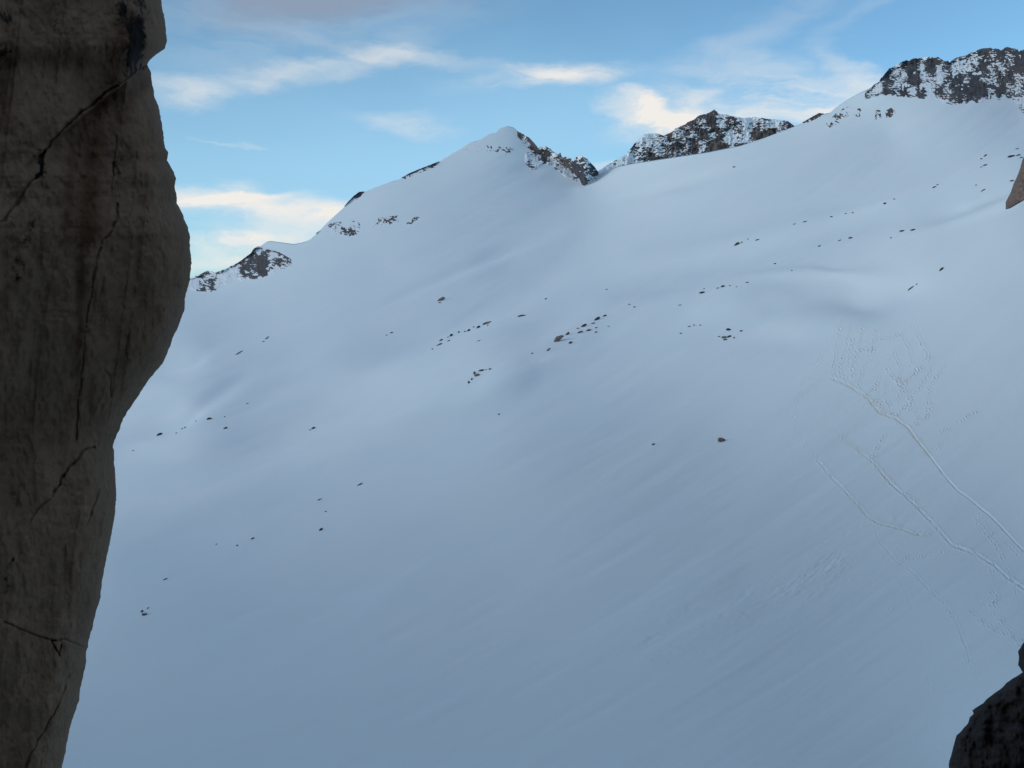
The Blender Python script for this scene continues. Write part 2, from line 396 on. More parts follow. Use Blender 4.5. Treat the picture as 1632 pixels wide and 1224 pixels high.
# avalanche debris band
dist = seg_dist(Ug, Vg, [(1020, 1030), (1180, 960), (1380, 880), (1440, 850)])
band = np.exp(-(dist / 42) ** 2) * sstep(fbm(Ug / 60, q / 16, oct=2, seed=41), -.35, .35)
h += Dg * .0008 * band * fbm(Ug / 9, q / 3.2, oct=3, seed=43)
dist = seg_dist(Ug, Vg, [(1370, 640), (1520, 700), (1632, 640)])
h += Dg * .00016 * np.exp(-(dist / 90) ** 2) * fbm(Ug / 9, q / 4, oct=2, seed=47)
near = (Ug > 1200) & (Ug < 1800)
rng = np.random.default_rng(5)
dust = np.zeros_like(Ug)
i0, i1 = np.searchsorted(U1, [1225, 1800]); sub = (slice(None), slice(i0, i1))
us, vs_, ds = Ug[sub], Vg[sub], Dg[sub]
hs = np.zeros_like(us); du_s = np.zeros_like(us)
wob = fbm(us / 14, vs_ / 14, oct=2, seed=61)
def trench(pts, w, dep, rim, rough):
    global hs
    d = seg_dist(us + 1.5 * wob, vs_ + 1.5 * wob, pts)
    m = 1 + rough * fbm(us / 5, vs_ / 5, oct=2, seed=63)
    hs += -dep * m * np.exp(-(d / w) ** 2) + rim * m * np.exp(-((d - 2.0 * w) / w) ** 2)
trench(TRAIL_MAIN[5:], 1.25, .11, .02, .9); trench(TRAIL_MAIN[:6], 1.8, .06, .03, 1.5)
trench(TRAIL_MID[3:], 1.6, .05, .025, 2.0); trench(TRAIL_LEFT[7:], 1.5, .035, .016, 2.0)
trench(TRAIL_LOW, 1.3, .014, .006, 1.6); trench(TRAIL_THIN, 1.0, .008, .002, 1.6)
du_s += .22 * np.exp(-(seg_dist(us, vs_, TRAIL_MAIN[1:9]) / 5) ** 2) + .16 * np.exp(-(seg_dist(us, vs_, TRAIL_MID[2:9]) / 5) ** 2)
du_s += .18 * np.exp(-(seg_dist(us, vs_, TRAIL_LEFT[-7:]) / 4) ** 2)
for line in PRINTS[:24]:
    du_s += .09 * np.exp(-(seg_dist(us, vs_, line) / 2.6) ** 2)
du_s *= .6 + .8 * sstep(wob, -.3, .4)
def pit(x, y, w, dep):
    # local bounding box on the grid keeps this quick
    c0, c1 = np.searchsorted(us[0], [x - 5 * w, x + 5 * w])
    for c in range(c0, c1):
        col = vs_[:, c]; r0, r1 = np.searchsorted(col, [y - 5 * w, y + 5 * w])
        rr = ((us[0, c] - x) / w) ** 2 + ((col[r0:r1] - y) / (w * .85)) ** 2
        hs[r0:r1, c] += -dep * np.exp(-rr) + dep * .35 * np.exp(-(np.sqrt(rr) - 1.9) ** 2 * 2)
for line in PRINTS:
    for x, y in resample(line, 4.2):
        pit(x + rng.normal(0, 1.1), y + rng.normal(0, 1.1), rng.uniform(1.0, 1.5), rng.uniform(.03, .27) * (1 if y < 760 else .45))
for line, jit in ((TRAIL_MAIN[:8], 3.2), (TRAIL_MID, 2.2), (TRAIL_LEFT, 1.8), (TRAIL_LOW, 1.5), (TRAIL_MID[4:], 1.2)):
    for x, y in resample(line, 4.4):
        pit(x + rng.normal(0, jit), y + rng.normal(0, jit), rng.uniform(.9, 1.3), rng.uniform(.02, .15) * (1 if y < 800 else .7))
for k in range(330):                                   # the trampled fan of prints
    a, b = rng.beta(2, 2), rng.random()
    x = 1330 + 165 * a; y = 510 + (160 * b) * (1 - .35 * abs(a - .6))
    pit(x, y, rng.uniform(.9, 1.3), rng.uniform(.02, .09))
for k in range(260):                                   # loose lumps and holes by the lower right
    x, y = 1632 - abs(rng.normal(0, 75)), rng.uniform(820, 1180)
    pit(x, y, rng.uniform(.8, 1.5), rng.uniform(-.03, .05))
h[sub] += hs * np.where(us > 1225, 1, 0); dust[sub] += du_s
Pg[..., 2] += h * tap
NR_VIS = Pg.shape[0]
# back slope beyond the crest
back = []
top = Pg[0]; hd = top[:, :2] / np.linalg.norm(top[:, :2], axis=1, keepdims=True)
for k in (1, 2, 4, 8, 16):
    b = top.copy(); b[:, :2] += hd * 18 * k; b[:, 2] -= 14 * k; back.append(b)
Pall = np.concatenate([np.array(back)[::-1], Pg], 0)
dustall = np.concatenate([np.zeros((5, len(U1))), dust], 0)
faces = grid_faces(*Pall.shape[:2])
nrm = grid_normals(Pall).reshape(-1, 3)
if nrm[:, 2].mean() < 0: nrm = -nrm
nc = len(U1)
# the trodden trail is its own surface, cut out of the snow sheet along the grid
Ua = np.concatenate([np.repeat(U1[None], 5, 0), Ug], 0); Va = np.concatenate([np.full((5, nc), -999.0), Vg], 0)
fc = (Ua.ravel()[faces].mean(1), Va.ravel()[faces].mean(1))
cand = np.where((fc[0] > 1300) & (fc[0] < 1800) & (fc[1] > 560) & (fc[1] < 1100))[0]
dm = np.full(len(faces), 99.0); dm[cand] = seg_dist(fc[0][cand], fc[1][cand], TRAIL_MAIN)
on = dm < 3.2
def sheet(name, fsel, label, cat=None):
    idx, inv = np.unique(fsel, return_inverse=True)
    me = make_mesh(name, Pall.reshape(-1, 3)[idx], inv.reshape(-1, 4), M_SNOW, attrs={'dust': dustall.ravel()[idx]})
    if me.polygons[len(me.polygons) // 2].normal.z < 0: me.flip_normals()
    me.normals_split_custom_set_from_vertices([tuple(x) for x in nrm[idx]])
    return link(name, me, label=label, kind='structure')
sheet('terrain', faces[~on], 'smooth blue-shadowed snow slope sweeping up to the far ridge')
sheet('path', faces[on], 'trodden trench of a trail running down the snow to the right edge')

# surface height look-up for everything that stands on the snow
def depth_at(u, v):
    """distance of the finished snow surface along the ray through (u, v)"""
    P = Pg; c = np.searchsorted(U1, u)
    w = P[:, c] ; y = w @ FWD; vv = CY - (w @ UP) / y * F
    o = np.argsort(vv); return float(np.interp(v, vv[o], y[o]))

def surface(U, V):
    out = np.empty(V.shape)
    for i, u in enumerate(U):
        c = min(max(np.searchsorted(U1, u), 1), len(U1) - 1); f = (u - U1[c - 1]) / (U1[c] - U1[c - 1])
        y = 0
        for k, wt_ in ((c - 1, 1 - f), (c, f)):
            P = Pg[:, k]; yy = P @ FWD; vv = np.maximum.accumulate(CY - (P @ UP) / yy * F)
            y = y + wt_ * np.interp(np.maximum(V[:, i], vv[0] + 1), vv, yy)
        out[:, i] = y
    return out

# wide snowy base under and beyond everything
g = 14; xs = np.linspace(-30000, 30000, g); gx, gy = np.meshgrid(xs, xs)
gz = -330 + 0 * gx
me = make_mesh('valley', np.stack([gx, gy, gz], -1), grid_faces(g, g), M_SNOW)
if me.polygons[0].normal.z < 0: me.flip_normals()
link('valley', me, label='snowy valley floor far below the slope', kind='structure')

# ------------------------------------------------------------------ rocky crags set in the ridge
def crag(name, label, cat, top, bottom, dep, amp, snow_bias, blobs=(), step=.8, feat=14.0, seed=0, parts_warm=.3, jag=2.0, group=None, back_len=60, emerge=.35, thresh=.62, depth_fn=None, low=False):
    u0, u1 = top[0][0], top[-1][0]
    U = np.arange(u0, u1 + step, step)
    vt = interp(U, top); vb = interp(U, bottom) + 2
    nv = max(8, int(np.max(vb - vt) / step))
    t = np.linspace(0, 1, nv)[:, None]
    edge = sstep(np.minimum(U - u0, u1 - U), 0, 6)
    if jag:
        vt = vt - jag * edge * (ridged(U / 7, U * 0 + seed, oct=3, seed=seed + 1) * .8) 
    V = vt[None] + (vb - vt)[None] * t
    UU = np.repeat(U[None], nv, 0)
    if depth_fn is None:
        Dn = surface(U, V)
    else:
        Dn = depth_fn(UU, V)
    P = ray(UU, V, Dn)
    px = Dn / F                                             # metres per photo pixel
    s = feat
    n1 = ridged(UU / s, V / (s * 1.5), oct=2, seed=seed + 2)
    n2 = ridged(UU / (s * .38) + .6 * n1, V / (s * .5), oct=3, gain=.62, seed=seed + 4)
    n3 = fbm(UU / 3.2, V / 2.4, oct=2, seed=seed + 6)
    relief = amp * px * (6.5 * n1 + 3.6 * n2 + 1.5 * n3)
    bmask = np.ones_like(UU)
    inside = sstep(1 - t, 0, .22) * edge[None]
    bias = np.full_like(UU, snow_bias - (.10 if low else 0)); warm = np.full_like(UU, parts_warm)
    for (bu, bv, ru, rv, db, dw) in blobs:
        g_ = np.exp(-((UU - bu) / ru) ** 2 - ((V - bv) / rv) ** 2)
        bias += db * g_; warm += dw * g_
    lift = px * 7 * emerge * amp
    out = (relief + lift) * inside - px * 3.0 * (1 - inside)  # towards the viewer and up; sinks under the snow at the edge
    out *= sstep(t, -.05, .10) * .85 + .15
    if low: out = np.clip(out, -px * 3, None) * .55 - px * .5
    view = P / np.linalg.norm(P, axis=-1, keepdims=True)
    P2 = P - view * out[..., None]
    nz = grid_normals(P2); nz = nz if nz[..., 2].mean() > 0 else -nz
    ledge = np.clip(nz[..., 2], 0, 1); above = (V < interp(UU, SKYLINE) + 1); ledge = np.where(above, .40 + .6 * ledge, ledge); rim = sstep(t, .10, .02); ledge = ledge * (1 - rim) + .66 * rim
    sk = UU * .55 + V
    sn = sstep(ledge * .85 + bias - .07 + .50 * fbm(sk / 3.6, (V - .4 * UU) / 2.2, oct=3, gain=.8, seed=seed + 9) + .48 * fbm(UU / 14, V / 18, oct=2, seed=seed + 12) + .12 * (1 - inside), thresh - .1, thresh + .1)
    P2b = []
    tp = P2[0]; hdd = tp[:, :2] / np.linalg.norm(tp[:, :2], axis=1, keepdims=True)
    for k in (1.0, .5, .2, .06):
        b = tp.copy(); b[:, :2] += hdd * back_len * k; b[:, 2] -= back_len * k * (.6 + .3 * k); P2b.append(b)
    Pc = np.concatenate([np.array(P2b), P2], 0)
    sa = np.concatenate([np.ones((4, len(U))), sn], 0); wa = np.concatenate([np.zeros((4, len(U))), warm], 0)
    loc = Pc.reshape(-1, 3).mean(0)
    me = make_mesh(name, Pc.reshape(-1, 3) - loc, grid_faces(*Pc.shape[:2]), M_CRAG, attrs={'snow': sa, 'warm': np.clip(wa + .25 * np.concatenate([np.zeros((4, len(U))), n1], 0), 0, 1)})
    if np.mean([p.normal.dot(-Vector(loc)) for p in list(me.polygons)[len(me.polygons) // 2::97]]) < 0: me.flip_normals()
    return link(name, me, label, cat, group, loc=loc)

crag('rocky_crag', 'dark snow-flecked crag low on the ridge beside the left rock wall', 'crag',
     [(268, 452), (285, 450), (300, 446), (312, 440), (322, 436), (330, 432), (336, 432), (344, 435), (352, 432), (365, 426), (380, 418), (390, 411), (400, 403), (405, 396), (412, 392), (420, 397), (432, 399), (444, 402), (454, 407), (462, 412), (468, 420)],
     [(268, 458), (285, 460), (300, 462), (320, 465), (336, 466), (348, 462), (360, 456), (375, 449), (395, 448), (410, 447), (425, 441), (440, 434), (455, 427), (468, 424)],
     1300, 1.0, .0, [(410, 422, 30, 18, -.34, .1), (440, 418, 14, 10, -.2, .1), (320, 450, 30, 14, .12, 0)], seed=10, feat=13, jag=1.6)
crag('summit_rocks', 'short band of dark rocks just right of the pointed main summit', 'rocks',
     [(822, 208), (830, 212), (838, 216), (845, 221), (853, 230), (859, 238), (863, 243)], [(822, 214), (832, 224), (838, 233), (848, 240), (857, 244), (863, 246)],
     1700, .8, -.06, [(850, 232, 9, 9, -.3, 0)], seed=20, feat=9, jag=.8)
crag('rocky_crag', 'jagged rocky crest dropping from the main summit to the col', 'crag',
     [(834, 252), (838, 245), (845, 241), (855, 237), (862, 233), (868, 232), (876, 237), (884, 243), (890, 246), (893, 243), (896, 251), (903, 250), (909, 252), (914, 256), (919, 249), (926, 247), (935, 253), (943, 262), (949, 268), (954, 275)],
     [(834, 256), (838, 260), (845, 270), (852, 273), (862, 266), (875, 264), (890, 273), (900, 284), (915, 288), (925, 295), (934, 299), (942, 292), (949, 284), (954, 279)],
     1450, 1.0, .02, [(870, 245, 20, 10, -.12, 0), (905, 275, 14, 14, 0, .4), (928, 266, 12, 14, .22, -.3), (930, 262, 10, 14, .18, 0), (846, 258, 8, 12, -.2, .2), (865, 262, 14, 5, .3, 0), (940, 262, 9, 9, .1, 0)], seed=30, feat=11, jag=1.6, parts_warm=.12)
# the mountain behind the near shoulder
def far_peak_depth(u, v):
    return 1650 - 1.1 * (v - 175) + 0 * u
crag('rocky_mountain', 'brown-black rocky peak with snow gullies rising behind the snow shoulder', 'mountain',
     [(946, 280), (952, 274), (965, 265), (985, 254), (998, 246), (1008, 233), (1018, 222), (1027, 214), (1045, 212), (1058, 216), (1066, 213), (1078, 205), (1095, 196), (1115, 185), (1130, 180), (1138, 175), (1145, 181), (1152, 183), (1158, 182), (1165, 186), (1185, 188), (1200, 187), (1220, 189), (1245, 192), (1258, 194), (1266, 200), (1275, 206)],
     [(946, 298), (985, 290), (1010, 282), (1044, 275), (1090, 268), (1130, 262), (1180, 252), (1220, 240), (1262, 224), (1275, 220)],
     1600, 1.4, .17, [(1138, 200, 20, 26, -.42, 0), (1105, 215, 24, 26, -.28, .35), (1075, 230, 14, 26, -.22, .3), (1140, 236, 30, 12, -.3, .7), (1215, 212, 24, 14, -.32, .6), (1250, 202, 14, 8, -.25, .3),
     (1185, 200, 24, 12, .22, 0), (1040, 228, 22, 14, .08, 0), (1092, 213, 8, 26, .22, 0), (1168, 222, 10, 16, .25, 0), (990, 262, 24, 14, .25, 0), (1190, 232, 30, 6, -.2, .3)],
     seed=40, feat=16, jag=1.8, back_len=200, depth_fn=far_peak_depth)
crag('rocky_crag', 'large dark crag plastered with snow filling the top right corner', 'crag',
     [(1376, 150), (1388, 141), (1400, 130), (1408, 120), (1417, 110), (1430, 103), (1445, 97), (1460, 93), (1480, 91), (1497, 92), (1504, 98), (1511, 97), (1514, 101), (1520, 93), (1535, 90), (1550, 83), (1562, 79), (1580, 77), (1595, 80), (1605, 76), (1618, 77), (1625, 82), (1632, 78), (1660, 74), (1760, 60), (1850, 42)],
     [(1376, 156), (1388, 156), (1400, 152), (1420, 154), (1445, 159), (1470, 160), (1490, 166), (1510, 169), (1530, 171), (1550, 168), (1570, 168), (1585, 164), (1600, 163), (1612, 160), (1620, 170), (1628, 188), (1640, 192), (1660, 184), (1760, 200), (1850, 210)],
     900, 1.35, -.07, [(1560, 140, 26, 24, -.30, .1), (1450, 125, 30, 22, -.14, 0), (1520, 120, 12, 18, .08, 0), (1595, 110, 26, 26, -.14, .1), (1478, 120, 16, 20, .06, 0), (1510, 150, 14, 10, .0, .4)], seed=50, feat=13, jag=2.4, parts_warm=.12)
crag('rock_outcrop', 'left one of two dark outcrops on the snow below the top right crag', 'outcrop', [(1391, 184), (1394, 176), (1400, 175), (1405, 176), (1408, 183)], [(1391, 187), (1396, 192), (1404, 189), (1408, 186)], 900, .6, -.12, seed=60, feat=7, jag=.5, group='paired outcrops below the crag', emerge=(.02 if 'skyline' not in 'left one of two dark outcrops on the snow below the top right crag' else .2), low=True)
crag('rock_outcrop', 'wider right one of two outcrops on the snow below the top right crag', 'outcrop', [(1408, 184), (1412, 176), (1420, 172), (1427, 174), (1431, 182)], [(1408, 186), (1414, 189), (1424, 187), (1431, 184)], 900, .6, -.08, seed=64, feat=7, jag=.5, group='paired outcrops below the crag', emerge=(.02 if 'skyline' not in 'wider right one of two outcrops on the snow below the top right crag' else .2), low=True)
crag('rock_outcrop', 'scattered rock patches on the snow slope left of the top right crag', 'outcrop', [(1312, 196), (1322, 192), (1334, 178), (1350, 170), (1366, 170), (1376, 176)], [(1312, 206), (1322, 204), (1340, 198), (1356, 192), (1370, 186), (1376, 180)], 980, .5, .22, [(1320, 200, 7, 6, -.3, .2), (1345, 184, 14, 6, -.2, .1), (1362, 182, 8, 5, -.24, .1)], seed=68, feat=8, jag=0, emerge=(.02 if 'skyline' not in 'scattered rock patches on the snow slope left of the top right crag' else .2), low=True)
crag('rock_outcrop', 'small dark rib on the skyline left of the top right crag', 'outcrop', [(1279, 195), (1286, 191), (1296, 185), (1305, 180), (1313, 181)], [(1279, 198), (1288, 194), (1298, 190), (1306, 186), (1313, 184)], 1000, .5, -.3, seed=70, feat=6, jag=.4, emerge=(.02 if 'skyline' not in 'small dark rib on the skyline left of the top right crag' else .2), low=True)
crag('rock_outcrop', 'speckled rock band under the left shoulder of the big snow peak', 'outcrop', [(504, 371), (512, 366), (524, 357), (545, 352), (568, 352), (578, 360)], [(504, 375), (515, 373), (535, 374), (556, 378), (570, 376), (578, 368)], 1400, .5, .16, [(560, 368, 12, 8, -.3, .1), (530, 360, 18, 6, -.12, 0)], seed=72, feat=7, jag=0, emerge=(.02 if 'skyline' not in 'speckled rock band under the left shoulder of the big snow peak' else .2), low=True)
crag('rock_outcrop', 'speckled rock streak in the middle of the big snow face', 'outcrop', [(591, 358), (602, 348), (618, 345), (634, 343), (640, 350)], [(591, 363), (604, 363), (620, 358), (636, 355), (640, 353)], 1400, .5, .08, [(615, 353, 16, 5, -.2, 0)], seed=74, feat=6, jag=0, emerge=(.02 if 'skyline' not in 'speckled rock streak in the middle of the big snow face' else .2), low=True)
crag('rock_outcrop', 'thin rock streak at the right end of the speckled band', 'outcrop', [(643, 356), (655, 350), (666, 342), (676, 338), (683, 337)], [(643, 358), (656, 356), (668, 349), (678, 344), (683, 341)], 1400, .45, .02, seed=76, feat=6, jag=0, emerge=(.02 if 'skyline' not in 'thin rock streak at the right end of the speckled band' else .2), low=True)
crag('rock_outcrop', 'small dark rock edge on the skyline halfway down the left ridge', 'outcrop', [(549, 328), (556, 320), (564, 312), (572, 306), (580, 305)], [(549, 332), (558, 325), (566, 320), (574, 313), (580, 309)], 1400, .5, -.02, seed=78, feat=6, jag=.4, emerge=(.02 if 'skyline' not in 'small dark rock edge on the skyline halfway down the left ridge' else .2), low=True)
crag('rock_outcrop', 'faint line of rocks showing through snow beneath the main summit', 'outcrop', [(732, 242), (760, 232), (790, 232), (824, 236)], [(732, 248), (760, 243), (790, 243), (824, 244)], 1700, .35, .22, seed=80, feat=6, jag=0, emerge=(.02 if 'skyline' not in 'faint line of rocks showing through snow beneath the main summit' else .2), low=True)
crag('rock_outcrop', 'broken rocks along the upper left skyline of the snow peak', 'outcrop', [(640, 283), (655, 275), (672, 268), (690, 261), (700, 257)], [(640, 287), (655, 281), (672, 274), (690, 267), (700, 262)], 1500, .35, .04, seed=82, feat=5, jag=.5, emerge=(.02 if 'skyline' not in 'broken rocks along the upper left skyline of the snow peak' else .2), low=True)

# ------------------------------------------------------------------ near rock walls
def wall_material(name, cols, stain=(.15, .085, .05), dark=(.034, .030, .027), fine=1.0):
    m, t, b = new_mat(name)
    tcn = N(t, 'ShaderNodeTexCoord').outputs['Object']
    n1 = noise_node(t, .9, 6, .65, tcn, (2.0, 1, .6)); n2 = noise_node(t, 3.2, 7, .7, tcn, (1.6, 1.6, 1.0)); n3 = noise_node(t, 34, 5, .7, tcn)
    n4 = noise_node(t, 2.2, 5, .6, tcn, (4, 2, .35))
    c = MIX(t, SMOOTH(t, n1, .3, .7), cols[0], cols[1])
    c = MIX(t, MATH(t, 'MULTIPLY', SMOOTH(t, n2, .4, .75), .6), c, cols[2])
    c = MIX(t, MATH(t, 'MULTIPLY', SMOOTH(t, n4, .55, .75), .16), c, stain)
    st = N(t, 'ShaderNodeAttribute', attribute_name='stain').outputs['Fac']
    c = MIX(t, MATH(t, 'MULTIPLY', st, SMOOTH(t, n2, .2, .6)), c, stain)
    lich = N(t, 'ShaderNodeAttribute', attribute_name='lichen').outputs['Fac']
    l = SMOOTH(t, MATH(t, 'ADD', MATH(t, 'MULTIPLY', lich, .55), MATH(t, 'MULTIPLY', noise_node(t, 17, 6, .75, tcn), 1.0)), .72, .86)
    c = MIX(t, l, c, dark)
    c = MIX(t, MATH(t, 'MULTIPLY', SMOOTH(t, n3, .35, .65), .5), c, MIX(t, 1.0, c, (.62, .62, .62), 'MULTIPLY'))
    t.links.new(c, b.inputs['Base Color']); b.inputs['Roughness'].default_value = .9
    hh = MATH(t, 'ADD', MATH(t, 'MULTIPLY', n3, .35 * fine), n2)
    bump(t, hh, .5, .03, b)
    return m
M_WALL = wall_material('weathered_granite', ((.33, .225, .152), (.41, .29, .20), (.25, .17, .115)))
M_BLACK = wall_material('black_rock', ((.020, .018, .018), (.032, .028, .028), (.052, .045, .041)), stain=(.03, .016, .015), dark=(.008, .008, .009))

LEFT_EDGE = [(-700, 150), (-500, 190), (-300, 215), (-120, 240), (-40, 250), (0, 256), (25, 261), (45, 264), (65, 266), (78, 262), (88, 247), (98, 236), (103, 234), (115, 240), (135, 243), (155, 246), (175, 254), (195, 257), (215, 260),
 (235, 263), (243, 268), (255, 266), (265, 271), (275, 277), (285, 280), (297, 278), (308, 281), (324, 281), (330, 285), (345, 292), (360, 298), (372, 302), (390, 302), (405, 304), (420, 305), (435, 303), (445, 303), (460, 298), (472, 295), (490, 294), (505, 290),
 (520, 284), (545, 273), (565, 266), (580, 258), (595, 246), (610, 233), (630, 221), (650, 207), (670, 195), (685, 190), (700, 183), (712, 179), (718, 181), (740, 182), (765, 184), (790, 185), (820, 183), (850, 177), (870, 174),
 (900, 167), (930, 162), (955, 159), (960, 157), (975, 152), (1000, 147), (1015, 142), (1033, 139), (1040, 137), (1055, 137), (1070, 134), (1095, 128), (1115, 126), (1130, 121), (1150, 114), (1175, 108), (1200, 104), (1224, 98), (1300, 80), (1450, 50), (1700, 20)]
CRACKS = [([(236, 100), (205, 125), (185, 137), (165, 150), (150, 163), (130, 177), (115, 195), (95, 213), (72, 237), (66, 250)], 3.2, .030), ([(72, 237), (54, 238)], 2, .012),
 ([(70, 240), (66, 275), (45, 295), (30, 320), (4, 355)], 4, .015), ([(186, 215), (184, 250), (178, 290), (176, 305)], 2.2, .012), ([(187, 325), (187, 350), (178, 368), (163, 385), (155, 410), (150, 440), (140, 500), (133, 560), (125, 640), (122, 700)], 2.6, .018),
 ([(165, 585), (177, 600), (174, 630)], 1.6, .010), ([(206, 525), (200, 560), (201, 575)], 1.5, .008), ([(150, 712), (135, 716), (112, 745), (95, 770), (85, 785)], 3.2, .022), ([(160, 780), (150, 805), (135, 840)], 2.5, .012),
 ([(5, 990), (50, 1010), (85, 1021), (105, 1020), (137, 1033)], 2.6, .016), ([(110, 1075), (95, 1115), (75, 1155), (55, 1190), (40, 1224)], 3, .016), ([(82, 1023), (95, 1045), (98, 1028)], 2.5, .02), ([(218, 240), (220, 255)], 2, .01),
 ([(233, 330), (240, 350)], 1.5, .007), ([(215, 285), (212, 320), (208, 350)], 1.2, .005), ([(85, 790), (60, 815), (50, 830)], 2, .012)]
LICHEN = [([(195, -20), (200, 30), (212, 80), (210, 110)], 20, 1.0), ([(230, 0), (225, 50), (215, 90)], 14, .7), ([(90, 0), (90, 40)], 12, .8), ([(5, 0), (10, 60), (0, 110)], 16, .9),
 ([(66, 255), (60, 300), (50, 360), (40, 400), (30, 440)], 16, .85), ([(160, 150), (155, 180), (150, 195)], 12, .8), ([(185, 215), (190, 250), (180, 275)], 9, .7), ([(200, 235), (190, 270)], 7, .6),
 ([(0, 420), (5, 500)], 10, .6), ([(30, 880), (15, 920), (5, 940)], 12, .8), ([(85, 1020), (100, 1040)], 10, .6), ([(100, 760), (90, 790)], 8, .5)]
STAINS = [([(200, 60), (190, 110), (165, 170), (150, 230), (145, 300), (140, 360)], 26, 1.0), ([(140, 360), (130, 450), (128, 560), (120, 660)], 10, .9), ([(205, 40), (205, 90)], 14, 1.0), ([(0, 130), (5, 200)], 14, .9), ([(115, 200), (110, 300), (105, 380)], 8, .6),
 ([(235, 130), (205, 150), (195, 190)], 10, .7)]
def near_wall():
    step = 1.6
    V = np.concatenate([np.arange(-700, -20, 12.0), np.arange(-20, 1250, step), np.arange(1250, 1700, 12.0)])
    e0 = interp(V, LEFT_EDGE); e0 = np.convolve(np.pad(e0, 4, 'edge'), np.ones(9) / 9, 'valid')
    e = interp(V, LEFT_EDGE) + 1.3 * ridged(V / 9, V * 0, oct=4, gain=.6, seed=201)
    # columns: across the front face, round the edge, along the back
    s_front = np.concatenate([np.linspace(0, .80, 230) ** 1.0, 1 - .20 * (1 - np.linspace(0.02, 1, 110)) ** 1.7])
    L = -260.0
    nf = len(s_front)
    UUf = L + (e[:, None] - L) * s_front[None]
    VVf = np.repeat(V[:, None], nf, 1)
    dpx = np.maximum(e0[:, None] - UUf, 0)                              # pixels inside the silhouette
    # distance: bulges towards the viewer then rolls away at the edge
    roll = 60.0
    D = 3.0 - .0017 * dpx + .34 * (1 - np.sqrt(np.clip(1 - (1 - np.clip(dpx / roll, 0, 1)) ** 2, 0, 1)))
    D = D + .10 * fbm(UUf / 170, VVf / 300, oct=3, seed=210) + .022 * fbm(UUf / 38, VVf / 80, oct=4, seed=214) + .006 * fbm(UUf / 6, VVf / 12, oct=3, seed=217)
    # vertical flakes: shallow steps
    fl = fbm(UUf / 60 + .002 * VVf, VVf / 500, oct=2, seed=220)
    D += .010 * sstep(fl, -.05, .05) + .008 * sstep(fl, .28, .34)
    D += .014 * ridged(UUf / 40, VVf / 70, oct=4, gain=.6, seed=223)
    stain = np.zeros_like(D); lich = np.zeros_like(D)
    wv = 6 * fbm(UUf / 18, VVf / 18, oct=3, seed=230)
    for pts, w, dep in CRACKS:
        dd = seg_dist(UUf + wv * .6, VVf + wv * .4, pts); wd = w * (.45 + .35 * fbm(UUf / 16, VVf / 16, oct=2, seed=235)); k = np.exp(-(dd / wd) ** 2); D += dep * 1.0 * k; lich += .32 * np.exp(-(dd / (wd * 1.6)) ** 2)
    for pts, w, a in LICHEN: lich += a * .55 * np.exp(-(seg_dist(UUf + wv, VVf + wv, pts) / w) ** 2)
    for pts, w, a in STAINS: stain += a * np.exp(-(seg_dist(UUf + wv, VVf + wv, pts) / w) ** 2)
    # overhang below the notch at the crack: upper block stands proud
    up = sstep(-(VVf - (100 + (236 - UUf) * .84)), -3, 3); D -= .06 * up * sstep(UUf, 20, 140)
    P = ray(UUf, VVf, D)
    # back of the rock
    nb = 26; tb = np.linspace(0, 1, nb + 1)[1:]
    E = P[:, -1]; S = P[:, 0]
    back = []
    for k in tb:
        a = E * (1 - k) + S * k
        bulge = math.sin(math.pi * k)
        a = a * (1 + .8 * bulge) + np.array([-1.0, 0, 0]) * (.5 * bulge)
        back.append(a)
    Pb = np.stack(back, 1)[:, :-1]
    Pc = np.concatenate([P, Pb], 1)
    z = np.zeros((len(V), Pb.shape[1]))
    faces = grid_faces(len(V), Pc.shape[1], wrap=True)
    me = make_mesh('rock_wall', Pc.reshape(-1, 3), faces, M_WALL, attrs={'stain': np.clip(np.concatenate([stain, z], 1), 0, 1), 'lichen': np.clip(np.concatenate([lich, z], 1), 0, 1)})
    # close the ends
    import bmesh
    bm = bmesh.new(); bm.from_mesh(me); bm.verts.ensure_lookup_table(); W = Pc.shape[1]
    for r in (0, len(V) - 1):
        bm.faces.new([bm.verts[r * W + c] for c in range(W)])
    bmesh.ops.recalc_face_normals(bm, faces=bm.faces); bm.to_mesh(me); bm.free()
    link('rock_wall', me, 'tall brown-grey granite wall with rusty streaks and cracks filling the left edge', 'rock wall')
near_wall()

